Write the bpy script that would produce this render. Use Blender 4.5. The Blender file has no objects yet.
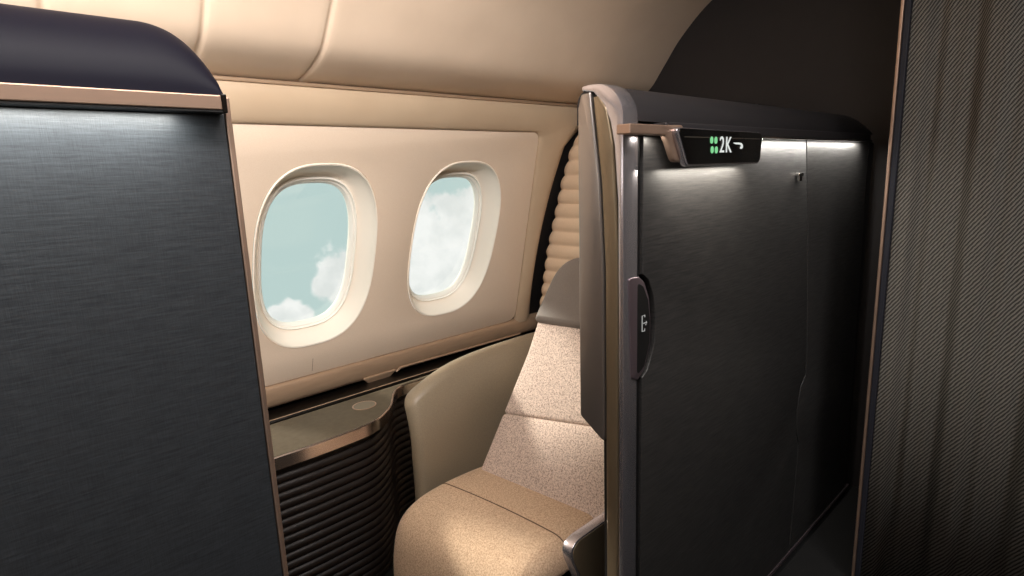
import bpy, bmesh, math
from mathutils import Vector, Matrix
PI = math.pi
sc = bpy.context.scene
COL = sc.collection

# ------------------------------------------------------------------ helpers
def thing(name, label, cat, loc=(0, 0, 0), group=None):
    o = bpy.data.objects.new(name, None); COL.objects.link(o)
    o.location = loc; o.empty_display_size = .1
    o['label'] = label; o['category'] = cat
    if group: o['group'] = group
    return o

def rootloc(p):
    v = Vector((0, 0, 0))
    while p is not None:
        v += p.location; p = p.parent
    return v

def link(name, me, m=None, parent=None, label=None, smooth=None, kind=None):
    """verts of me are world coordinates; shifted to the parent's base"""
    off = rootloc(parent)
    if off.length: me.transform(Matrix.Translation(-off))
    o = bpy.data.objects.new(name, me); COL.objects.link(o)
    if m is not None:
        me.materials.clear(); me.materials.append(m)
    if parent is not None: o.parent = parent
    if label: o['label'] = label
    if kind: o['kind'] = kind
    if smooth is not None:
        for p in me.polygons: p.use_smooth = True
        if smooth < 180:
            md = me
            bm = bmesh.new(); bm.from_mesh(md)
            for e in bm.edges:
                if len(e.link_faces) == 2 and e.calc_face_angle(0) > math.radians(smooth): e.smooth = False
            bm.to_mesh(md); bm.free()
    return o

def mesh(verts, faces):
    me = bpy.data.meshes.new('m'); me.from_pydata([tuple(v) for v in verts], [], faces)
    bm = bmesh.new(); bm.from_mesh(me)
    bmesh.ops.recalc_face_normals(bm, faces=bm.faces); bm.to_mesh(me); bm.free()
    return me

def mesh_raw(verts, faces):
    me = bpy.data.meshes.new('m'); me.from_pydata([tuple(v) for v in verts], [], faces); me.update()
    return me

def loft(rings, closed=True, cap=True):
    n = len(rings[0]); V = [p for r in rings for p in r]; F = []
    for i in range(len(rings) - 1):
        for j in range(n if closed else n - 1):
            a = i*n + j; b = i*n + (j+1) % n
            F.append((a, b, b+n, a+n))
    if cap and closed:
        F.append(tuple(range(n))); F.append(tuple(range((len(rings)-1)*n, len(rings)*n)))
    return mesh(V, F)

def bevel(me, w, seg=2, ang=30):
    bm = bmesh.new(); bm.from_mesh(me)
    es = [e for e in bm.edges if len(e.link_faces) == 2 and e.calc_face_angle(0) > math.radians(ang)]
    bmesh.ops.bevel(bm, geom=es, offset=w, segments=seg, affect='EDGES', profile=.5, clamp_overlap=True)
    bm.to_mesh(me); bm.free(); return me

def box(x0, x1, y0, y1, z0, z1, b=0, seg=2):
    V = [(x, y, z) for x in (x0, x1) for y in (y0, y1) for z in (z0, z1)]
    me = mesh(V, [(0, 1, 3, 2), (4, 6, 7, 5), (0, 4, 5, 1), (2, 3, 7, 6), (0, 2, 6, 4), (1, 5, 7, 3)])
    return bevel(me, b, seg) if b else me

def fillet(pts, rs, n=7):
    """round the corners of a closed polygon; rs: radius or list"""
    out = []; N = len(pts)
    if not isinstance(rs, (list, tuple)): rs = [rs]*N
    for i in range(N):
        p = Vector(pts[i]); a = Vector(pts[i-1]); b = Vector(pts[(i+1) % N]); r = rs[i]
        if r <= 0: out.append(tuple(p)); continue
        u = (a-p); v = (b-p); lu, lv = u.length, v.length; u.normalize(); v.normalize()
        ang = u.angle(v); d = min(r/math.tan(ang/2), lu*.49, lv*.49)
        A = p+u*d; B = p+v*d
        for k in range(n+1):
            t = k/n
            out.append(tuple(A*(1-t)**2 + p*2*t*(1-t) + B*t*t))
    return out

def plate(outline, M, depth, bev=0, holes=()):
    """flat filled outline with real thickness (local z 0..depth) and rounded rim, placed by M"""
    cu = bpy.data.curves.new('c', 'CURVE'); cu.dimensions = '2D'; cu.fill_mode = 'BOTH'
    for poly in [outline] + list(holes):
        s = cu.splines.new('POLY'); s.points.add(len(poly)-1)
        for k, p in enumerate(poly): s.points[k].co = (p[0], p[1], 0, 1)
        s.use_cyclic_u = True
    cu.extrude = max(depth/2 - bev, 1e-5); cu.bevel_depth = bev; cu.bevel_resolution = 2; cu.offset = -bev
    o = bpy.data.objects.new('tmp', cu); COL.objects.link(o)
    dg = bpy.context.evaluated_depsgraph_get()
    me = bpy.data.meshes.new_from_object(o.evaluated_get(dg))
    bpy.data.objects.remove(o)
    bm = bmesh.new(); bm.from_mesh(me); bmesh.ops.remove_doubles(bm, verts=bm.verts, dist=1e-5)
    bm.to_mesh(me); bm.free()
    me.transform(M @ Matrix.Translation((0, 0, depth/2)))
    return me

def basis(o, ex, ey, ez):
    m = Matrix.Identity(4)
    for i in range(3):
        m[i][0], m[i][1], m[i][2], m[i][3] = ex[i], ey[i], ez[i], o[i]
    return m

def catmull(pts, n=8):
    P = [Vector(p) for p in pts]; P = [P[0]*2-P[1]] + P + [P[-1]*2-P[-2]]; out = []
    for i in range(1, len(P)-2):
        for k in range(n):
            t = k/n; a, b, c, d = P[i-1], P[i], P[i+1], P[i+2]
            out.append(.5*((2*b)+(-a+c)*t+(2*a-5*b+4*c-d)*t*t+(-a+3*b-3*c+d)*t**3))
    out.append(P[-2]); return out

def tube(pts, r, seg=8, closed=False):
    P = [Vector(p) for p in pts]; rings = []
    for i, p in enumerate(P):
        t = (P[min(i+1, len(P)-1)] - P[max(i-1, 0)]).normalized()
        up = Vector((0, 0, 1)) if abs(t.z) < .95 else Vector((1, 0, 0))
        a = t.cross(up).normalized(); b = t.cross(a)
        rings.append([p + (a*math.cos(2*PI*k/seg) + b*math.sin(2*PI*k/seg))*r for k in range(seg)])
    return loft(rings)

def ticks(h, r, n, k=4):
    a = [-h + r*i/k for i in range(k)]
    mid = [-(h-r) + 2*(h-r)*i/n for i in range(n+1)]
    b = [h - r + r*(i+1)/k for i in range(k)]
    return a+mid+b

def rbox(hx, hy, hz, r, nx, ny, nz, f):
    """rounded box on a fine grid, every vertex sent through f"""
    T = [ticks(h, r, n) for h, n in ((hx, nx), (hy, ny), (hz, nz))]
    H = (hx, hy, hz); idx = {}; V = []; F = []
    def vid(i, j, k):
        key = (i, j, k)
        if key not in idx:
            p = Vector((T[0][i], T[1][j], T[2][k]))
            q = Vector([max(-(h-r), min(h-r, c)) for c, h in zip(p, H)])
            d = p-q
            if d.length > 1e-9: p = q + d.normalized()*r
            idx[key] = len(V); V.append(Vector(f(*p)))
        return idx[key]
    n = [len(t)-1 for t in T]
    for ax in range(3):
        a, b = [q for q in range(3) if q != ax]
        for side in (0, n[ax]):
            for i in range(n[a]):
                for j in range(n[b]):
                    q = []
                    for di, dj in ((0, 0), (1, 0), (1, 1), (0, 1)):
                        k = [0, 0, 0]; k[ax] = side; k[a] = i+di; k[b] = j+dj
                        q.append(vid(*k))
                    F.append(tuple(q))
    return mesh(V, F)

# ------------------------------------------------------------------ materials
def S(r, g, b):
    f = lambda c: (c/255/12.92) if c/255 <= .04045 else ((c/255+.055)/1.055)**2.4
    return (f(r), f(g), f(b), 1)

def mat(name, col, rough=.5, metal=0, spec=.5, coat=0, sheen=0):
    m = bpy.data.materials.new(name); m.use_nodes = True
    b = m.node_tree.nodes['Principled BSDF']
    b.inputs['Base Color'].default_value = col; b.inputs['Roughness'].default_value = rough
    b.inputs['Metallic'].default_value = metal; b.inputs['Specular IOR Level'].default_value = spec
    b.inputs['Coat Weight'].default_value = coat; b.inputs['Coat Roughness'].default_value = .15
    if sheen:
        b.inputs['Sheen Weight'].default_value = sheen; b.inputs['Sheen Roughness'].default_value = .4
    return m

def noisy(m, scales, c0, c1, lo=.35, hi=.65, bump=.2, dist=.001, detail=3, rough=None, coord='Object', metalvar=None):
    """mix of stretched noises -> colour between c0 and c1 + bump"""
    nt = m.node_tree; N = nt.nodes; L = nt.links; b = N['Principled BSDF']
    tc = N.new('ShaderNodeTexCoord'); acc = None
    for s in scales:
        mp = N.new('ShaderNodeMapping'); mp.inputs['Scale'].default_value = s
        no = N.new('ShaderNodeTexNoise'); no.inputs['Scale'].default_value = 1; no.inputs['Detail'].default_value = detail
        L.new(tc.outputs[coord], mp.inputs[0]); L.new(mp.outputs[0], no.inputs['Vector'])
        if acc is None: acc = no.outputs['Fac']
        else:
            ad = N.new('ShaderNodeMix'); ad.data_type = 'FLOAT'; ad.inputs[0].default_value = .5
            L.new(acc, ad.inputs[2]); L.new(no.outputs['Fac'], ad.inputs[3]); acc = ad.outputs[0]
    cr = N.new('ShaderNodeValToRGB'); cr.color_ramp.elements[0].position = lo; cr.color_ramp.elements[1].position = hi
    cr.color_ramp.elements[0].color = c0; cr.color_ramp.elements[1].color = c1
    L.new(acc, cr.inputs[0]); L.new(cr.outputs[0], b.inputs['Base Color'])
    if bump:
        bp = N.new('ShaderNodeBump'); bp.inputs['Strength'].default_value = bump; bp.inputs['Distance'].default_value = dist
        L.new(acc, bp.inputs['Height']); L.new(bp.outputs[0], b.inputs['Normal'])
    if rough:
        mr = N.new('ShaderNodeMapRange'); mr.inputs[1].default_value = lo; mr.inputs[2].default_value = hi
        mr.inputs[3].default_value, mr.inputs[4].default_value = rough
        L.new(acc, mr.inputs[0]); L.new(mr.outputs[0], b.inputs['Roughness'])
    return m

def emit(name, col, s):
    m = bpy.data.materials.new(name); m.use_nodes = True
    b = m.node_tree.nodes['Principled BSDF']; b.inputs['Base Color'].default_value = (0, 0, 0, 1)
    b.inputs['Emission Color'].default_value = col; b.inputs['Emission Strength'].default_value = s
    return m

M_cream = noisy(mat('cream plastic', S(226, 200, 172), .42), [(6, 6, 6)], S(226, 203, 180), S(231, 208, 185), bump=.02)
M_panel = noisy(mat('window panel cream', S(232, 208, 182), .5), [(400, 400, 400)], S(230, 208, 186), S(235, 215, 194), bump=.05, dist=.0004)
M_reveal = mat('window reveal white', S(250, 240, 226), .4)
M_white = mat('white window seal', S(252, 246, 236), .35)
M_olive = noisy(mat('olive beige moulding', S(196, 172, 140), .38), [(5, 5, 5)], S(196, 172, 145), S(202, 179, 152), bump=.01)
M_sill = noisy(mat('taupe sill', S(176, 148, 122), .35, .25), [(8, 60, 60)], S(172, 145, 120), S(180, 152, 126), bump=.01)
M_dark = mat('dark charcoal', S(34, 31, 31), .5)
M_black = mat('black gap', S(8, 7, 7), .6)
M_gloss = mat('glossy dark brown', S(18, 14, 11), .3, spec=.3)
M_bulk = noisy(mat('dark bulkhead', S(33, 29, 30), .6), [(20, 20, 20)], S(32, 28, 29), S(35, 31, 32), bump=.02)
M_weave = noisy(mat('dark woven cloth', S(40, 44, 50), .42, spec=.6),
                [(130, 60, 1500), (1500, 60, 90), (30, 25, 420)], S(30, 33, 38), S(62, 66, 70), .34, .68, bump=.35, dist=.0008, rough=(.52, .40))
M_brush = noisy(mat('dark brushed cloth', S(40, 40, 42), .45, spec=.6),
                [(40, 60, 1200), (420, 60, 700), (14, 20, 240)], S(28, 28, 29), S(60, 58, 57), .34, .66, bump=.3, dist=.0008, rough=(.52, .40))
M_cap = mat('navy soft touch cap', S(19, 19, 31), .5, spec=.12)
M_capr = mat('charcoal soft touch cap', S(40, 38, 40), .5, spec=.4)
M_bronze = mat('rose bronze metal', S(178, 150, 132), .48, .8)
M_steel = mat('satin steel', S(196, 192, 199), .26, .9)
M_line = mat('bright steel', S(215, 210, 205), .2, 1)
M_lining = mat('satin grey lining', S(158, 151, 147), .30, .85)
M_strip = mat('olive bronze strip', S(128, 113, 92), .32, .55)
M_plum = mat('plum grey metal', S(118, 104, 110), .35, .7)
M_leather = noisy(mat('taupe leather', S(150, 134, 108), .42), [(300, 300, 300)], S(134, 121, 102), S(142, 129, 109), bump=.12, dist=.0006)
M_head = noisy(mat('grey leather', S(120, 112, 106), .48), [(300, 300, 300)], S(117, 109, 103), S(124, 116, 110), bump=.12, dist=.0006)
M_boucle = noisy(mat('boucle cloth', S(200, 180, 165), .9, spec=.15, sheen=.25), [(480, 480, 480), (230, 230, 230)],
                 S(128, 108, 98), S(226, 208, 196), .34, .56, bump=.8, dist=.002, detail=2)
M_cush = noisy(mat('beige cloth', S(190, 160, 130), .9, spec=.15, sheen=.2), [(520, 520, 520), (240, 240, 240)],
               S(160, 132, 108), S(216, 190, 162), .34, .6, bump=.6, dist=.0016, detail=2)
M_seam = mat('seam thread', S(96, 76, 60), .9)
M_quilt = noisy(mat('quilted cream leather', S(232, 204, 174), .5), [(250, 250, 250)], S(229, 201, 171), S(235, 207, 177), bump=.1, dist=.0005)
M_table = noisy(mat('olive satin table', S(82, 73, 58), .6, spec=.25), [(60, 60, 60)], S(80, 71, 56), S(86, 77, 62), bump=.02)
M_tedge = mat('polished table edge', S(196, 184, 180), .22, 1)
M_flute = mat('dark brown fluted', S(27, 20, 17), .42, spec=.35)
M_screen = mat('black display', S(4, 4, 5), .12, spec=.5)
M_green = emit('green display dots', S(140, 228, 158), .85)
M_text = emit('white display text', S(235, 240, 235), .9)
M_icon = emit('emissive icon', S(200, 200, 196), .55)  # icon strokes glow by their own emission
M_floor = noisy(mat('dark carpet', S(30, 28, 28), .95), [(200, 200, 200)], S(4, 4, 5), S(9, 8, 9), bump=.4, dist=.002)
M_bind = mat('navy binding', S(24, 25, 36), .7)

def curtain_mat():
    m = mat('twill curtain', S(80, 76, 66), .9, spec=.15); nt = m.node_tree; N = nt.nodes; L = nt.links; b = N['Principled BSDF']
    uv = N.new('ShaderNodeUVMap'); sp = N.new('ShaderNodeSeparateXYZ'); L.new(uv.outputs[0], sp.inputs[0])
    def math_(op, a, bb):
        n = N.new('ShaderNodeMath'); n.operation = op
        for i, q in enumerate((a, bb)):
            if q is None: continue
            if isinstance(q, (int, float)): n.inputs[i].default_value = q
            else: L.new(q, n.inputs[i])
        return n.outputs[0]
    ph = math_('SUBTRACT', math_('MULTIPLY', sp.outputs[0], 1/.0092), math_('MULTIPLY', sp.outputs[1], 1/.0130))
    no = N.new('ShaderNodeTexNoise'); no.inputs['Scale'].default_value = 90; L.new(uv.outputs[0], no.inputs['Vector'])
    ph = math_('ADD', ph, math_('MULTIPLY', no.outputs['Fac'], .5))
    w = math_('SINE', math_('MULTIPLY', ph, 2*PI), None)
    # thread beads along each diagonal
    al = math_('ADD', math_('MULTIPLY', sp.outputs[0], 1/.0047), math_('MULTIPLY', sp.outputs[1], 1/.0052))
    w2 = math_('SINE', math_('MULTIPLY', al, 2*PI), None)
    mx = math_('ADD', math_('MULTIPLY', w, .8), math_('MULTIPLY', w2, .25))
    mr = N.new('ShaderNodeMapRange'); mr.inputs[1].default_value = -.9; mr.inputs[2].default_value = .95; L.new(mx, mr.inputs[0])
    cr = N.new('ShaderNodeValToRGB'); cr.color_ramp.elements[0].color = S(36, 34, 32); cr.color_ramp.elements[1].color = S(134, 129, 122)
    L.new(mr.outputs[0], cr.inputs[0]); L.new(cr.outputs[0], b.inputs['Base Color'])
    bp = N.new('ShaderNodeBump'); bp.inputs['Strength'].default_value = .5; bp.inputs['Distance'].default_value = .002
    L.new(mr.outputs[0], bp.inputs['Height']); L.new(bp.outputs[0], b.inputs['Normal'])
    return m
M_curtain = curtain_mat()

def glass_mat():
    m = bpy.data.materials.new('window pane'); m.use_nodes = True; nt = m.node_tree; nt.nodes.clear()
    o = nt.nodes.new('ShaderNodeOutputMaterial'); t = nt.nodes.new('ShaderNodeBsdfTransparent'); g = nt.nodes.new('ShaderNodeBsdfGlossy')
    g.inputs['Roughness'].default_value = .02; t.inputs['Color'].default_value = (.97, .985, .98, 1)
    mx = nt.nodes.new('ShaderNodeMixShader'); mx.inputs[0].default_value = .04
    nt.links.new(t.outputs[0], mx.inputs[1]); nt.links.new(g.outputs[0], mx.inputs[2]); nt.links.new(mx.outputs[0], o.inputs[0])
    return m
M_glass = glass_mat()

# ------------------------------------------------------------------ camera (eye in the aisle, looking outboard and aft)
cam = bpy.data.cameras.new('camera'); co = bpy.data.objects.new('camera', cam); COL.objects.link(co)
cam.sensor_width = 36; cam.lens = 20.44; cam.clip_start = .02
f = 581.435
ax = Vector((627, -138, f)).normalized(); dn = Vector((109, 2945, f)).normalized()
up = -dn; oy = up.cross(ax)
right = Vector((ax[0], oy[0], up[0])); down = Vector((ax[1], oy[1], up[1])); fwd = Vector((ax[2], oy[2], up[2]))
co.matrix_world = basis((0, 0, 1.24), right, -down, -fwd)
sc.camera = co

# ------------------------------------------------------------------ sidewall frame: local x = aft, y = up the leaning wall, z = into the cabin
CS, SN = .9409, .3387
W = basis((0, 2, 1), (1, 0, 0), (0, -SN, CS), (0, -CS, -SN))
def WP(x, z, d=0):                      # wall point at height z, d proud of the wall
    return W @ Vector((x, (z-1)/CS, 0)) + Vector((0, -CS, -SN))*d
def ws(z): return (z-1)/CS

def ell(cx, cy, a, b, n, N=72):
    out = []
    for k in range(N):
        t = 2*PI*k/N; c, s = math.cos(t), math.sin(t)
        out.append((cx + a*math.copysign(abs(c)**(2/n), c), cy + b*math.copysign(abs(s)**(2/n), s)))
    return out

WIN = [(.931, -.051), (1.565, -.051), (.297, -.051)]
OA, OB, PA, PB, DEP = .232, .362, .170, .287, .10
# outer skin of the sidewall
Wt = W @ Matrix.Translation((0, 0, -.02))
holes = [ell(cx, cy, OA+.004, OB+.004, 2.7) for cx, cy in WIN]
skin = link('wall_right', plate([(-2, -1.2), (2.6, -1.2), (2.6, .66), (-2, .66)], W @ Matrix.Translation((0, 0, -.03)), .012, 0, holes), M_dark)
skin['kind'] = 'structure'; skin['label'] = 'curved aircraft sidewall behind the window panel'
# the cream window panel
pan = fillet([(-1.2, ws(.478)), (2.066, ws(.474)), (1.941, ws(1.414)), (-1.2, ws(1.414))], [0, .05, .05, 0])
o = link('trim_1', plate(pan, W @ Matrix.Translation((0, 0, -.016)), .016, .003, holes), M_panel, smooth=35)
o['kind'] = 'structure'; o['label'] = 'cream window panel around both cabin windows'
link('panel_joint', mesh([WP(.931, .492, .0006), WP(.9335, .492, .0006), WP(.9335, .548, .0006), WP(.931, .548, .0006)], [(0, 1, 2, 3)]), M_sill, o)
for i, (cx, cy) in enumerate(WIN):
    name = 'window_%d' % (i+1)
    prof = [(0, -.002, 1.012), (0, .003, 1.004), (0, .001, .99), (.06, -.012, 1), (.16, -.028, 1), (.34, -.05, 1), (.50, -.066, 1), (.62, -.075, 1), (.71, -.081, 1)]
    def ring(t, d, k):
        a = OA + (PA-OA)*t; b = OB + (PB-OB)*t; y = cy - .024*t; n = 2.7 + .3*t
        return [W @ Vector((x, yy, d)) for x, yy in ell(cx, y, a*k, b*k, n)]
    me = loft([ring(*p) for p in prof], cap=False)
    w = link(name, me, M_reveal, smooth=50); w['kind'] = 'structure'
    w['label'] = ['left cabin window in view in its deep cream reveal', 'right cabin window with the big cloud in view', 'cabin window behind the foreground suite screen'][i]
    bz = [(.69, -.084, 1), (.69, -.074, 1), (.705, -.071, 1), (.76, -.070, 1), (.79, -.073, 1), (.80, -.080, 1), (.815, -.080, 1), (.90, -.083, 1), (.915, -.088, 1), (1.0, -.094, 1), (1.0, -.108, 1)]
    link('window_frame', loft([ring(*p) for p in bz], cap=False), M_white, w, smooth=50)
    pr = [ring(1.02, -.100, 1.01), ring(1.02, -.103, 1.01)]
    link('window_pane', loft(pr), M_glass, w)

# mouldings around the panel
def wall_strip(zs, x0f, x1f, n=30):
    """strip along X; zs: list of (height, proud)"""
    rings = []
    for k in range(n+1):
        rings.append([WP(x0f(z)+(x1f(z)-x0f(z))*k/n, z, d) for z, d in zs])
    return loft(rings, closed=False)
def edge_x(z):       # aft edge of the sidewall trim (curved)
    return 2.115 + .09*((z-1.0)/.6)**2*(1 if z < 1 else 1.3)
def pan_x(z): return 1.941 + (1.414-z)/.94*.125
tp = [(1.4145, -.012), (1.4165, .004), (1.422, .010), (1.435, .016), (1.455, .020), (1.48, .022), (1.505, .018), (1.522, .010), (1.532, .000), (1.55, -.02)]
def frame_paths():
    A = []; B = []
    for k in range(9): A.append((-1.2+(1.86+1.2)*k/8, 1.4145)); B.append((-1.2+(1.86+1.2)*k/8, 1.548))
    arc = fillet([(1.86, 1.4145), (1.9385, 1.4145), (1.952, 1.33)], [0, .055, 0], 9)[1:-1]
    for k, p in enumerate(arc):
        A.append(p); q = (k+1)/(len(arc)+1)
        B.append((1.86 + (2.42-1.86)*min(1, q*1.35), 1.548) if q < .74 else (2.42 - (2.42-edge_x(1.40))*(q-.74)/.26, 1.548 - (.13)*(q-.74)/.26))
    for k in range(22):
        z = 1.32 - (1.32-.46)*k/21; A.append((pan_x(z)+.003, z)); B.append((edge_x(z), z+.04*(1-k/21)))
    return A, B
A_, B_ = frame_paths(); rows = []
for (xa, za), (xb, zb) in zip(A_, B_):
    rows.append([WP(xa+(xb-xa)*t, za+(zb-za)*t, d) for t, d in ((0, -.014), (.008, .002), (.03, .008), (.10, .013), (.25, .018), (.45, .021), (.65, .018), (.80, .010), (.90, .001), (1, -.022))])
o = link('trim_2', loft(rows, closed=False), M_olive, smooth=60); o['kind'] = 'structure'
o['label'] = 'beige moulding above and aft of the window panel'
# sill moulding under the panel
sp = [(.4745, -.012), (.4725, .004), (.466, .012), (.45, .02), (.43, .026), (.41, .028), (.395, .024), (.385, .014), (.382, -.01), (.37, -.03)]
sill = link('trim_4', wall_strip(sp, lambda z: -1.2, lambda z: 2.30, 2), M_sill, smooth=60); sill['kind'] = 'structure'
sill['label'] = 'taupe sill moulding under the window panel'

# blind latch on the sill
la = thing('sill_latch', 'small taupe latch tab hanging from the window sill moulding', 'latch', WP(1.23, .38, .03))
lo = fillet([(1.145, ws(.408)), (1.185, ws(.374)), (1.268, ws(.358)), (1.302, ws(.392)), (1.32, ws(.408))], [.01, .02, .02, .02, .01])
link('latch_plate', plate(lo, W @ Matrix.Translation((0, 0, .024)), .012, .004), M_sill, la, smooth=40)
for xx, zz in ((1.19, .376), (1.245, .372)):
    link('stud', loft([[W @ Vector((x, y, d)) for x, y in ell(xx, ws(zz), r, r, 2, 12)] for r, d in ((.006, .034), (.006, .039), (.003, .0405))]), M_white, la, smooth=40)
rail = [WP(1.318, .396, .034), WP(1.335, .405, .032), WP(1.37, .408, .03), WP(1.7, .404, .03), WP(2.1, .40, .03)]
link('sill_lip', tube(catmull(rail, 6), .005), M_sill, sill, smooth=60)

# ------------------------------------------------------------------ curved ceiling with soft seams
prof = catmull([(1.835, 1.532), (1.800, 1.541), (1.72, 1.562), (1.628, 1.606), (1.552, 1.70), (1.462, 1.813), (1.322, 1.932), (1.12, 2.03), (.8, 2.10), (.3, 2.13), (-1.1, 2.13)], 8)
prof = [Vector((p[0], p[1])) for p in prof] if len(prof[0]) == 2 else prof
xs = []; seams = [-.73, -.42, -.11, .20, .511, .828]
x = -2.05
grid = [-2.05]
for s in seams:
    grid += [s-.03, s-.014, s-.009, s-.005, s, s+.005, s+.009, s+.014, s+.03]
grid += [1.2, 1.8, 2.5]
V = []; F = []
for gx in grid:
    dmin = min(abs(gx-s) for s in seams)
    g = .010*math.exp(-(dmin/.007)**2)
    for i, p in enumerate(prof):
        t = (prof[min(i+1, len(prof)-1)] - prof[max(i-1, 0)]).normalized()
        nrm = Vector((-t[1], t[0])) if len(t) == 2 else Vector((-t[1], t[0]))
        nn = Vector((0, -nrm[0], -nrm[1]))      # up/outboard
        fade = min(1, max(0, (i-6)/3))
        V.append(Vector((gx, p[0], p[1])) + Vector((0, abs(nrm[0]), abs(nrm[1])))*g*fade)
n = len(prof)
for i in range(len(grid)-1):
    for j in range(n-1): F.append((i*n+j, i*n+j+1, (i+1)*n+j+1, (i+1)*n+j))
o = link('ceiling', mesh(V, F), M_cream, smooth=180); o['kind'] = 'structure'; o['label'] = 'cream curved ceiling panels above the windows'
o = link('trim_3', box(-1.9, 2.42, 1.797, 1.83, 1.5265, 1.5385, .003), M_sill, smooth=40); o['kind'] = 'structure'; o['label'] = 'thin shadow strip under the ceiling panels'

# ------------------------------------------------------------------ shell: floor, bulkheads
def struct(name, me, m, label):
    o = link(name, me, m); o['kind'] = 'structure'; o['label'] = label; return o
struct('floor', box(-2.05, 2.6, -1.15, 2.5, -.12, -.06), M_floor, 'dark cabin carpet')
struct('wall_back', box(2.47, 2.55, .62, 2.5, -.06, 2.2), M_bulk, 'dark bulkhead above and behind the right suite')
struct('wall_front', box(-2.1, -2.02, -1.15, 2.5, -.06, 2.2), M_cream, 'cream forward bulkhead')
M_far = mat('pale grey suite wall', S(150, 144, 140), .6)
struct('wall_left', box(-2.05, 2.6, -1.15, -1.08, -.06, 2.2), M_far, 'pale unseen wall across the aisle')  # out of view, coloured pale to bounce light and reflect in the metal
struct('wall_aft', box(2.56, 2.62, -1.15, .7, -.06, 2.2), M_bulk, 'dark wall beyond the curtain')

# ------------------------------------------------------------------ foreground suite screen (left)
ls = thing('suite_screen', 'dark woven suite screen in left foreground with navy rounded cap and bronze rail', 'partition', (-.6, .69, -.06))
link('woven_panel', box(-1.6, .2148, .650, .70, -.04, 1.3105, .001), M_weave, ls)
link('core', box(-1.6, .2145, .66, .735, -.06, 1.328, .002), M_dark, ls)
link('rail', box(-1.6, .2065, .627, .70, 1.3115, 1.3255, .0012), M_bronze, ls, label='rose bronze rail')
link('rail_painted_shadow', box(-1.6, .2065, .628, .70, 1.3095, 1.3113), M_black, ls)  # black box put in as the shade under the rail
link('rail_clip', box(.207, .2118, .628, .70, 1.3090, 1.3270, .001), M_gloss, ls, label='small dark clip at the rail end')
link('edge_trim', box(.2160, .2215, .649, .735, -.04, 1.3265, .001), M_bronze, ls, label='thin bronze edge')
CP = catmull([(.648, 1.327), (.650, 1.342), (.657, 1.360), (.670, 1.377), (.692, 1.391), (.72, 1.3945), (.75, 1.389), (.765, 1.372), (.768, 1.327)], 5)
def cap_ring(x, s):
    return [Vector((x, p[0], 1.327 + (p[1]-1.327)*s)) for p in CP]
rings = [cap_ring(-1.6, 1.13), cap_ring(.155, 1.13)]
for k in range(1, 19):
    t = k/18
    rings.append(cap_ring(.155 + .063*t, max(.02, 1.13*(1-t**2.3)**(1/2.3))))
link('cap', loft(rings), M_cap, ls, smooth=50, label='navy rounded cap')

# ------------------------------------------------------------------ the suite shell on the right
X0, X1 = .90, 2.352
rs = thing('suite_shell', 'dark brushed suite shell on the right with lit sign, rounded cap and steel front edge', 'partition', (1.6, .69, -.06))
def seam_x(z):
    pts = [(-.06, 1.812), (.02, 1.817), (.158, 1.829), (.36, 1.838), (.40, 1.815), (.478, 1.809), (.55, 1.826), (.58, 1.862), (.66, 1.861), (1.04, 1.806), (1.30, 1.755)]
    for (a, xa), (b, xb) in zip(pts, pts[1:]):
        if z <= b: return xa + (xb-xa)*(z-a)/(b-a)
    return pts[-1][1]
FA = basis((0, .656, 0), (1, 0, 0), (0, 0, 1), (0, -1, 0))    # aisle face, local x aft, y up, z toward aisle
zs = [-.02, .158, .36, .38, .40, .478, .55, .58, .66, 1.04, 1.30]
xl = lambda z: .955
hand = [(.955, 1.036), (.975, 1.022), (.994, .985), (1.0, .94), (1.0, .888), (.985, .855), (.972, .832), (.955, .822)]
left_out = [(seam_x(z)-.0035, z) for z in zs] + [(.957, 1.30)] + [(a+.004, b) for a, b in hand] + [(.957, -.02)]
link('door_panel', plate(left_out, FA, .012, .0015), M_brush, rs, smooth=30)
right_out = [(seam_x(z)+.0035, z) for z in zs] + [(2.31, 1.30), (2.33, 1.0), (2.35, .4), (2.355, -.02)]
link('fixed_panel', plate(right_out, FA, .012, .0015), M_brush, rs, smooth=30)
link('core', box(.93, 2.40, .658, .685, -.06, 1.31), M_black, rs)
link('panel_seam', loft([[Vector((seam_x(z)+dx, y, z)) for dx, y in ((-.0022, .648), (.0022, .648), (.0022, .66), (-.0022, .66))] for z in zs]), M_steel, rs, label='thin metal seam line')
link('kick_trim', box(.955, 2.40, .642, .657, -.034, -.020, .002), M_plum, rs)
link('toe_kick', box(.95, 2.40, .66, .70, -.06, -.03), M_black, rs)
link('corner_post', box(2.352, 2.405, .652, .70, -.06, 1.30, .004), M_dark, rs)
# cap
rings = [cap_ring(X0+.012, 1), cap_ring(2.18, .985)]
for k in range(1, 15):
    t = k/14*PI/2
    rings.append(cap_ring(2.18 + .19*math.sin(t), max(.02, .985*math.cos(t)**.8)))
link('cap', loft(rings), M_capr, rs, smooth=50, label='charcoal rounded cap')
# steel front edge that wraps over the cap
path = [(.6465, -.03), (.6465, .6), (.6465, 1.0), (.6465, 1.30), (.648, 1.342), (.655, 1.362), (.668, 1.380), (.691, 1.394), (.72, 1.3975), (.742, 1.396)]
path = [Vector(p) for p in path[:3]] + catmull(path[3:], 5)
inner = [(.6575, -.03), (.6575, 1.0), (.6585, 1.18), (.6665, 1.283), (.675, 1.325), (.690, 1.359), (.715, 1.3835), (.742, 1.388)]
poly = path + inner[::-1]
def steel_ring(x, off): return [Vector((x, p[0], p[1])) for p in poly]
me = bevel(loft([steel_ring(.897, 0), steel_ring(.944, 0)]), .002, 2, 50)
link('steel_edge', me, M_steel, rs, smooth=40, label='satin steel front edge')
link('edge_gasket', box(.944, .956, .651, .67, -.03, 1.30), M_black, rs)
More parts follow.
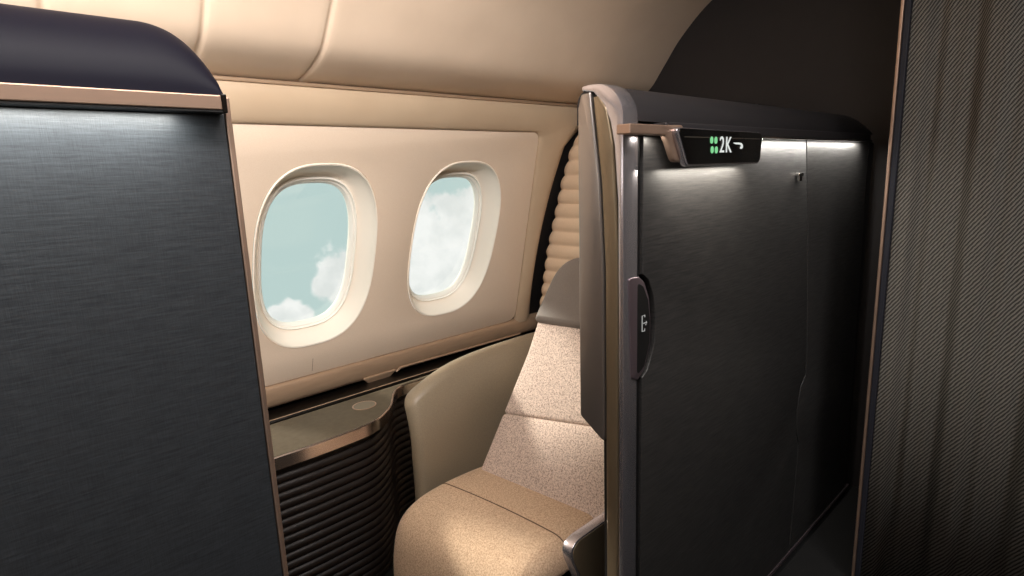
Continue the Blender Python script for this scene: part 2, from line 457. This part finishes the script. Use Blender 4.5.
# end face facing forward
EF = basis((.912, 0, 0), (0, 1, 0), (0, 0, 1), (-1, 0, 0))
link('end_backing', plate([(.657, -.05), (.70, -.05), (.70, 1.36), (.657, 1.33)], EF, .008, 0), M_black, rs)
st = fillet([(.659, -.05), (.689, -.05), (.689, 1.05), (.697, 1.22), (.7165, 1.374), (.703, 1.376), (.684, 1.352), (.669, 1.28), (.660, 1.10)], [0, 0, .05, .05, .003, .006, .02, .05, .05])
link('pocket_strip', plate(st, EF @ Matrix.Translation((0, 0, .004)), .012, .004), M_strip, rs, smooth=40, label='olive bronze door pocket strip')
LO = fillet([(.6925, .684), (.757, .728), (.752, 1.356), (.744, 1.382), (.7215, 1.384), (.7005, 1.22), (.6925, 1.05)], [.008, .01, .01, .008, .004, .05, .05])
EL = basis((1.9, 0, 0), (0, 1, 0), (0, 0, 1), (-1, 0, 0))
link('inner_lining', plate(LO, EL, 1.005, .004), M_lining, rs, smooth=40, label='satin grey inner lining with cut lower corner')
# handle
hd = fillet([(.912, 1.034), (.943, 1.033), (.962, 1.02), (.979, .985), (.985, .94), (.985, .890), (.962, .835), (.940, .821), (.922, .830)], [.006, .01, .02, .03, .03, .03, .01, .008, .01])
FH = basis((0, .6485, 0), (1, 0, 0), (0, 0, 1), (0, -1, 0))
h = link('handle_plate', plate(hd, FH, .006, .002), M_plum, rs, smooth=40, label='dark plum handle plate')
hi = fillet([(.938, 1.022), (.957, 1.012), (.974, .982), (.981, .94), (.981, .892), (.962, .846), (.938, .832)], .008)
link('handle_recess', plate(hi, FH @ Matrix.Translation((0, 0, .0055)), .0015, .0005), M_black, h)
def bar2(pts, r=.0011, y=.6405):
    return tube([(x, y, z) for x, z in pts], r, 6)
link('door_icon', bar2([(.961, .949), (.961, .953), (.952, .953), (.952, .921), (.961, .921), (.961, .925)]), M_icon, h)
link('arrow_icon', bar2([(.956, .937), (.968, .937), (.964, .942), (.968, .937), (.964, .932)]), M_icon, h)
# rail over the door and the lit sign
link('rail', box(.874, 1.010, .616, .6455, 1.3005, 1.318, .002), M_bronze, rs, label='rose bronze rail stub')
link('rail_lip', box(1.0, 2.245, .617, .656, 1.2995, 1.3035, .001), M_line, rs, label='bright steel lip line')
link('rail_body', box(1.0, 2.25, .621, .656, 1.3035, 1.325, .004), M_capr, rs)
FS = basis((0, .630, 0), (1, 0, 0), (0, 0, 1), (0, -1, 0))
br = fillet([(.972, 1.318), (1.050, 1.320), (1.095, 1.248), (1.022, 1.250), (1.000, 1.285)], [.004, .01, .01, .016, .02])
link('sign_bracket', plate(br, FS, .014, .004), M_bronze, rs, smooth=40)
so = fillet([(1.002, 1.314), (1.378, 1.311), (1.371, 1.241), (1.046, 1.241)], [.010, .016, .018, .014])
sg = link('seat_sign', plate(so, FS @ Matrix.Translation((0, 0, .012)), .014, .003), M_steel, rs, smooth=40, label='black lit seat sign')
so2 = fillet([(1.010, 1.3125), (1.3755, 1.3095), (1.3685, 1.2445), (1.050, 1.2445)], [.009, .015, .016, .012])
link('display', plate(so2, FS @ Matrix.Translation((0, 0, .0255)), .0018, .0006), M_screen, sg)
YD = .6022
link('display_line', box(1.030, 1.360, YD-.0006, YD+.0004, 1.2955, 1.2973), M_line, sg)
FD = basis((0, YD, 0), (1, 0, 0), (0, 0, 1), (0, -1, 0))
for dx, dz in ((1.1375, 1.2915), (1.1548, 1.2913), (1.1405, 1.2722), (1.1578, 1.2720)):
    link('green_dot', plate(ell(dx, dz, .0058, .0070, 2.4, 20), FD, .0008, 0), M_green, sg)
def text(body, x, z, size, sx):
    cu = bpy.data.curves.new('t', 'FONT'); cu.body = body; cu.size = size; cu.extrude = .0004
    o = bpy.data.objects.new('tmp', cu); COL.objects.link(o)
    dg = bpy.context.evaluated_depsgraph_get(); me = bpy.data.meshes.new_from_object(o.evaluated_get(dg))
    bpy.data.objects.remove(o)
    me.transform(basis((x, YD-.0006, z), (sx, 0, 0), (0, 0, 1), (0, -1, 0))); return me
link('digit_two', text('2', 1.1705, 1.2668, .047, .92), M_text, sg)
link('letter_k', text('K', 1.1960, 1.2668, .047, .92), M_text, sg)
sw = [(1.229+(a-1.283)*.80, 1.2872+(b-1.2875)*.80) for a, b in [(1.283, 1.2875), (1.318, 1.2880), (1.334, 1.2865), (1.342, 1.2815), (1.343, 1.2755), (1.338, 1.2715), (1.330, 1.2715), (1.326, 1.2735), (1.331, 1.2775), (1.332, 1.2805), (1.328, 1.2825), (1.300, 1.2835)]]
link('tail_mark', plate(fillet(sw, .003, 3), FD, .0008, 0), M_text, sg)
# small hook
hk = link('coat_hook', box(1.690, 1.722, .634, .646, 1.203, 1.212, .0015), M_line, rs, label='small steel coat hook')
link('hook_post', box(1.694, 1.701, .634, .642, 1.190, 1.204, .001), M_line, hk)
link('hook_post', box(1.709, 1.716, .634, .642, 1.190, 1.204, .001), M_gloss, hk)

# ------------------------------------------------------------------ curtain and its post
def fold(y):
    return .014*math.sin(y*39+.6+1.2*math.sin(y*9)) + .006*math.sin(y*83+1.9+math.sin(y*13)) + .003*math.sin(y*151)
cy0, cy1, N_ = .443, -1.02, 420
CX = 1.85
V = []; F = []; UV = []; u = 0; last = None
zz = [2.125, 1.4, .7, -.05]
for i in range(N_+1):
    y = cy0 + (cy1-cy0)*i/N_; xx = CX + .018 + fold(y)
    if last: u += math.hypot(y-last[0], xx-last[1])
    last = (y, xx)
    for z in zz: V.append((xx + .005*math.sin(y*26+z*2), y, z)); UV.append((u, z))
for i in range(N_):
    for j in range(len(zz)-1):
        a = i*len(zz)+j; F.append((a, a+1, a+1+len(zz), a+len(zz)))
me = mesh_raw(V, F); ul = me.uv_layers.new(name='UVMap')
for l in me.loops: ul.data[l.index].uv = UV[l.vertex_index]
ct = thing('aisle_curtain', 'charcoal diagonal twill curtain hanging in the aisle on the right with bronze leading edge', 'curtain', (CX, 0, -.06))
o = link('cloth', me, M_curtain, ct, smooth=180)
sd = o.modifiers.new('s', 'SOLIDIFY'); sd.thickness = .003
link('edge_binding', box(CX-.004, CX+.03, .4425, .4575, -.055, 2.125, .003), M_bind, ct, label='navy bound edge')
link('edge_bar', box(CX-.008, CX+.03, .458, .4655, -.058, 2.125, .002), M_bronze, ct, label='slim bronze leading edge bar')

# ------------------------------------------------------------------ quilted backboard
qb = thing('quilted_backboard', 'cream horizontally ribbed leather backboard behind the seat headrest', 'panel', (2.2, 1.5, -.06))
def qedge(z):
    pts = [(-.06, 2.20), (.467, 2.113), (.848, 2.034), (1.199, 1.923), (1.36, 1.857), (1.427, 1.79), (1.445, 1.72)]
    for (a, ya), (b, yb) in zip(pts, pts[1:]):
        if z <= b: return ya + (yb-ya)*(z-a)/(b-a)
    return pts[-1][1]
RP = .0685; rings = []; nz = 264
for k in range(nz+1):
    z = -.05 + (1.44+.05)*k/nz
    b = abs(math.sin(PI*(z+.012)/RP))**.75
    e = qedge(z) + .000 + .006*b
    x = 2.160 - .011*b
    rings.append([Vector((2.20, 1.0, z)), Vector((x, 1.0, z)), Vector((x, e-.05, z)), Vector((x+.002, e-.025, z)), Vector((x+.007, e-.01, z)), Vector((x+.018, e-.001, z)), Vector((2.20, e, z))])
link('ribbed_leather', loft(rings), M_quilt, qb, smooth=60)
back = [(1.0, -.06)] + [(qedge(z)+.014, z) for z in (-.06, .467, .848, 1.199, 1.36, 1.44)] + [(1.0, 1.46)]
link('backing_board', plate(back, basis((2.235, 0, 0), (0, 1, 0), (0, 0, 1), (-1, 0, 0)), .03, .002), M_gloss, qb, label='dark backing board')

# ------------------------------------------------------------------ side console with fluted front
cs = thing('side_console', 'dark fluted side console with olive top and polished edge below the left window', 'console', (.5, 1.7, -.06))
front = [(-1.0, 1.60), (-.4, 1.575), (.1, 1.55), (.4, 1.535), (.535, 1.531), (.623, 1.527), (.72, 1.528), (.80, 1.533), (.855, 1.547), (.904, 1.577), (.945, 1.613), (.978, 1.655), (1.011, 1.70), (1.049, 1.733), (1.10, 1.743), (1.19, 1.738), (1.30, 1.742)]
fc = catmull([Vector((a, b, 0)) for a, b in front], 6)
fc = [(p[0], p[1]) for p in fc]
top = fc + [(1.5, 1.80), (-1.0, 1.80)]
TP = basis((0, 0, .4985), (1, 0, 0), (0, 1, 0), (0, 0, 1))
def inset(poly, d):
    out = []
    for i, p in enumerate(poly):
        a = Vector(poly[max(i-1, 0)]); b = Vector(poly[min(i+1, len(poly)-1)]); t = (b-a).normalized()
        out.append((p[0] - t[1]*d, p[1] + t[0]*d))
    return out
fi = inset(fc, .005); ff = inset(fc, .016)
link('table_top', plate(fi + [(1.302, 1.762), (-1.0, 1.762)], basis((0, 0, .488), (1, 0, 0), (0, 1, 0), (0, 0, 1)), .0125, .001), M_table, cs, smooth=30)
rr = []
for (ax_, ay_), (bx_, by_) in zip(fc, inset(fc, .014)):
    rr.append([Vector((ax_, ay_, .497)), Vector((ax_+(bx_-ax_)*.2, ay_+(by_-ay_)*.2, .5)), Vector((bx_, by_, .4985)), Vector((bx_, by_, .460)), Vector((ax_, ay_, .462))])
link('polished_edge', loft(rr), M_tedge, cs, smooth=40, label='polished metal table edge')
rings = []; FP = .0275
for k in range(0, 25*10+1):
    z = .462 - k*FP/10
    d = .016 + .008*(1-abs(math.sin(PI*k/10))**.7)
    if z < -.06: break
    # the front leans inboard under the top
    rings.append([Vector((p[0], p[1], z)) for p in inset(fc, d + .004*(1-z/.462))])
link('fluted_front', loft(rings, closed=False), M_flute, cs, smooth=50, label='dark brown fluted front')
pad = loft([[Vector((.880 + math.cos(2*PI*k/48)*r*.82, 1.676 + math.sin(2*PI*k/48)*r*.74, z)) for k in range(48)] for r, z in ((.049, .4995), (.049, .5018), (.0465, .5024), (.044, .5018), (.044, .5010))])
link('charging_pad_ring', pad, M_bronze, cs, smooth=40, label='oval metal rimmed charging pad')
padc = loft([[Vector((.880 + math.cos(2*PI*k/48)*r*.82, 1.676 + math.sin(2*PI*k/48)*r*.74, z)) for k in range(48)] for r, z in ((.0446, .4995), (.0446, .5016))])
link('charging_pad', padc, mat('pad grey', S(108, 98, 80), .5), cs)
# dark glossy ledge between table and sill
le = thing('window_ledge', 'glossy dark ledge running between console top and window sill', 'ledge', (.5, 2.0, .40))
lp = [(1.774, .500), (1.777, .505), (1.786, .505), (1.792, .495), (1.797, .46), (1.86, .425), (2.02, .39), (2.225, .365), (2.225, .33), (1.797, .38), (1.774, .45)]
link('ledge_body', loft([[Vector((x, y, z)) for y, z in lp] for x in (-1.0, 2.14)]), M_gloss, le, smooth=30)
link('ledge_highlight', tube([(-1.0, 1.780, .5055), (.6, 1.780, .5055), (2.1, 1.780, .5055)], .0015), M_sill, le, smooth=60)  # thin taupe tube standing in for the highlight line along the ledge

# ------------------------------------------------------------------ seat
se = thing('armchair', 'beige and grey upholstered suite seat facing forward beside the window console', 'seat', (1.0, 1.13, -.06))
SHR = .10
cpath = catmull([(1.25, .292), (1.12, .306), (.97, .312), (.86, .300), (.795, .258), (.768, .17), (.764, .06), (.766, -.03)], 12)
ln = [0]
for a, b in zip(cpath, cpath[1:]): ln.append(ln[-1] + (b-a).length)
LT = ln[-1]
def along(s):
    s = max(0, min(LT, s))
    for i in range(len(ln)-1):
        if s <= ln[i+1] + 1e-9:
            t = (s-ln[i])/(ln[i+1]-ln[i]); p = cpath[i].lerp(cpath[i+1], t)
            a = cpath[max(i-1, 0)]; b = cpath[min(i+2, len(cpath)-1)]; d = (b-a).normalized()
            return p, Vector((-d[1], d[0]))*-1
YC, YH = 1.125, .245
def cushf(x, y, z):
    p, nrm = along(x + LT/2)
    if nrm.dot(Vector((-.6, .8))) < 0: nrm = -nrm
    dome = .010*(1-(y/YH)**2)*(1 if z > 0 else 0)
    q = p + nrm*(z-.045+dome)
    return (q[0] + (1.29-(YC+y))*SHR, YC+y, q[1])
link('seat_cushion', rbox(LT/2, YH, .055, .045, 40, 14, 2, cushf), M_cush, se, smooth=180, label='beige seat cushion')
# fix: seam across the cushion
sm = []
for k in range(31):
    y = -YH+.012 + (2*YH-.024)*k/30
    sx = ln[0]
    s = next(l for l, p in zip(ln, cpath) if p[0] <= .953)
    ed = max(0, abs(y)-(YH-.045)); drop = .045-math.sqrt(max(0, .045**2-ed**2))
    q = Vector(cushf(s-LT/2, y, .055-drop)); sm.append(q + Vector((0, 0, .0005)))
link('cushion_seam', tube(sm, .0016, 6), M_seam, se, smooth=180)

BL = Vector((1.076, 1.292, .315)); BR = Vector((1.132, .84, .315))
eu = (BR-BL); BWID = eu.length; eu.normalize()
ev = Vector((.239, 0, .442)).normalized(); en = eu.cross(ev).normalized()
if en.x > 0: en = -en
def backf(v0l, v0r, v1l, v1r, hw, bulge, th, topround=0):
    hh = .5
    def g(x, y, z):
        u = (x/hw+1)/2; t = y/hh*.5+.5; u0 = u
        a = v0l + (v0r-v0l)*u; b = v1l + (v1r-v1l)*u
        if topround: b -= topround*max(0, (.5-u)/.5)**4
        v = a + (b-a)*t
        bb = bulge*(1-(2*u-1)**2)*(1-(2*t-1)**2) if z > 0 else 0
        u -= .08*(1-u)*max(0, 1-v/.4)
        return BL + eu*(u*BWID) + ev*v + en*(z - th + bb)
    return g
def pad(v0l, v0r, v1l, v1r, bulge, th=.05, r=.014, topround=0):
    hw = BWID/2; hv = ((v1l+v1r)-(v0l+v0r))/4
    g0 = backf(v0l, v0r, v1l, v1r, hw, bulge, th, topround)
    return rbox(hw, hv, th, r, 16, 12, 2, lambda x, y, z: g0(x, y*(.5/hv), z))
link('lumbar_cushion', pad(-.05, -.05, .196, .250, .022), M_boucle, se, smooth=180, label='speckled lower back cushion')
link('backrest', pad(.194, .248, .535, .535, .012, topround=.02), M_boucle, se, smooth=180, label='speckled upper back cushion')
# headrest
HM = basis(BL + ev*.525 + en*-.055, eu, ev, en)
ho = fillet([(-.008, -.02), (.42, -.02), (.42, .215), (.025, .215)], [.02, .03, .1, .11], 10)
link('headrest', plate(ho, HM, .075, .02), M_head, se, smooth=50, label='grey leather headrest')
# seat shell behind
link('seat_shell', plate(fillet([(.01, -.3), (.43, -.3), (.43, .72), (.02, .72)], [.02, .02, .1, .1]), basis(BL + en*-.17, eu, ev, en), .05, .015), M_dark, se, smooth=50)
# window-side wing
wtop = catmull([(.895, .535), (.915, .563), (.95, .590), (1.05, .627), (1.18, .650), (1.41, .668), (1.52, .67)], 6)
def wing_top(x):
    for a, b in zip(wtop, wtop[1:]):
        if x <= b[0]: return a[1] + (b[1]-a[1])*max(0, (x-a[0]))/(b[0]-a[0])
    return wtop[-1][1]
def wingf(x, y, z):
    t = (x/.32+1)/2; X = .910 + .605*t
    zt = wing_top(X); zb = -.05
    h = (z/.36+1)/2
    Z = zb + (zt-zb)*h
    Y = 1.445 + y - .05*max(0, (t-.30)/.7)**1.5 - .05*math.exp(-((t)/.10)**2)*0 + .03*max(0, (h-.75)/.25)**2
    return (X, Y, Z)
link('wing_shell', rbox(.32, .028, .36, .027, 30, 2, 26, wingf), M_leather, se, smooth=180, label='taupe leather window-side wing')
# aisle armrest with steel rim
AO = fillet([(1.6, .418), (.866, .414), (.914, .305), (1.05, -.05), (1.6, -.05)], [0, .05, .1, 0, 0], 10)
AM = basis((0, .806, 0), (1, 0, 0), (0, 0, 1), (0, -1, 0))
ar = link('armrest', plate(AO, AM, .027, .002), M_steel, se, smooth=40, label='steel rimmed aisle armrest')
AO2 = fillet([(1.6, .414), (.873, .410), (.920, .306), (1.055, -.05), (1.6, -.05)], [0, .048, .1, 0, 0], 10)
link('armrest_face', plate(AO2, AM @ Matrix.Translation((0, 0, .0255)), .003, .001), M_strip, ar, label='olive bronze face')

# ------------------------------------------------------------------ sky outside
wd = bpy.data.worlds.new('World'); sc.world = wd; wd.use_nodes = True
nt = wd.node_tree; N = nt.nodes; L = nt.links; N.clear()
out = N.new('ShaderNodeOutputWorld'); bg = N.new('ShaderNodeBackground'); L.new(bg.outputs[0], out.inputs[0])
tc = N.new('ShaderNodeTexCoord')
def wray(px, py):
    c = Vector(((px-512)/f, (py-288)/f, 1))
    return Vector((c.dot(Vector((ax.x, ax.y, ax.z))), c.dot(oy), c.dot(up))).normalized()
no = N.new('ShaderNodeTexNoise'); no.inputs['Scale'].default_value = 17; no.inputs['Detail'].default_value = 10; no.inputs['Roughness'].default_value = .58
L.new(tc.outputs['Generated'], no.inputs['Vector'])
def wm(op, a, b=None, clamp=False):
    n = N.new('ShaderNodeMath'); n.operation = op; n.use_clamp = clamp
    for i, q in enumerate((a, b)):
        if q is None: continue
        if isinstance(q, (int, float)): n.inputs[i].default_value = q
        else: L.new(q, n.inputs[i])
    return n.outputs[0]
acc = None
for dx, dy, r in ((340, 285, .045), (325, 288, .03), (352, 280, .05), (292, 310, .025), (280, 316, .02), (303, 314, .02),
                  (430, 232, .06), (452, 216, .05), (470, 225, .07), (440, 260, .10), (420, 285, .12), (460, 275, .12), (400, 300, .12), (475, 205, .03)):
    vd = N.new('ShaderNodeVectorMath'); vd.operation = 'DISTANCE'; L.new(tc.outputs['Generated'], vd.inputs[0]); vd.inputs[1].default_value = wray(dx, dy)
    v = wm('SUBTRACT', 1.0, wm('DIVIDE', vd.outputs['Value'], r))
    acc = v if acc is None else wm('MAXIMUM', acc, v)
dens = wm('ADD', acc, wm('MULTIPLY', wm('SUBTRACT', no.outputs['Fac'], .5), 2.2))
mr = N.new('ShaderNodeMapRange'); mr.interpolation_type = 'SMOOTHSTEP'; mr.inputs[1].default_value = -.12; mr.inputs[2].default_value = .26
L.new(dens, mr.inputs[0])
n2 = N.new('ShaderNodeTexNoise'); n2.inputs['Scale'].default_value = 22; n2.inputs['Detail'].default_value = 6; L.new(tc.outputs['Generated'], n2.inputs['Vector'])
cc = N.new('ShaderNodeValToRGB'); cc.color_ramp.elements[0].position = .35; cc.color_ramp.elements[1].position = .62
cc.color_ramp.elements[0].color = S(232, 234, 231); cc.color_ramp.elements[1].color = S(254, 253, 250); L.new(n2.outputs['Fac'], cc.inputs[0])
mx = N.new('ShaderNodeMix'); mx.data_type = 'RGBA'; mx.inputs[6].default_value = S(194, 215, 212)
L.new(mr.outputs[0], mx.inputs[0]); L.new(cc.outputs[0], mx.inputs[7]); L.new(mx.outputs[2], bg.inputs[0])
bg.inputs[1].default_value = 1.06

# ------------------------------------------------------------------ lights
def area(name, loc, target, sx, sy, power, col=(1, .82, .62), spread=180):
    l = bpy.data.lights.new(name, 'AREA'); l.shape = 'RECTANGLE'; l.size = sx; l.size_y = sy; l.energy = power; l.color = col
    l.spread = math.radians(spread)
    o = bpy.data.objects.new(name, l); COL.objects.link(o); o.location = loc
    d = (Vector(target)-Vector(loc)).normalized()
    o.rotation_euler = d.to_track_quat('-Z', 'Y').to_euler(); return o
sun = bpy.data.lights.new('sun', 'SUN'); sun.energy = 6.2; sun.angle = math.radians(6); sun.color = (1, .9, .78)
so_ = bpy.data.objects.new('sun', sun); COL.objects.link(so_)
so_.rotation_euler = Vector((.34, -.90, -.50)).to_track_quat('-Z', 'Y').to_euler()
# ceiling wash lamp along the aisle side of the ceiling, lighting the suite and the window wall
area('ceiling_wash_lamp', (-.1, .15, 2.08), (.25, 1.75, 1.45), 2.0, .16, 34, (1, .94, .89), 120)
area('cove_fill_light', (-.25, 1.05, 1.25), (.35, 1.75, 1.75), .9, .06, 3.2, (1, .93, .86), 150)  # added fill hidden behind the screen, lifts the cove near its lip
area('curtain_fill_light', (.9, -.55, 2.1), (1.85, .1, .35), .5, .2, 6, (1, .98, .95), 95)  # added fill light, aimed to brighten the curtain
area('aisle_ceiling_lamp', (-.3, -.45, 2.11), (-.1, .2, 0), 1.2, .3, 6, (.96, .97, 1))
# light strips tucked under the two rails and the sign
def strip(name, x0, x1, y, z, power, col):
    o = area(name, ((x0+x1)/2, y, z), ((x0+x1)/2, y, z-1), x1-x0, .006, power, col)
    o.rotation_euler = (0, 0, 0); return o
strip('rail_light_strip', 1.42, 2.22, .621, 1.2985, 2.3, (1, .96, .88))
strip('rail_light_strip', .955, .985, .625, 1.2985, .09, (1, .93, .82))
strip('sign_light_strip', 1.03, 1.37, .612, 1.238, 1.4, (1, .92, .80))
strip('rail_light_strip', -1.0, .17, .631, 1.3085, 3.1, (.99, 1, .95))

sc.view_settings.view_transform = 'Standard'; sc.view_settings.look = 'None'
sc.view_settings.exposure = 0; sc.view_settings.gamma = 1; sc.view_settings.use_curve_mapping = False
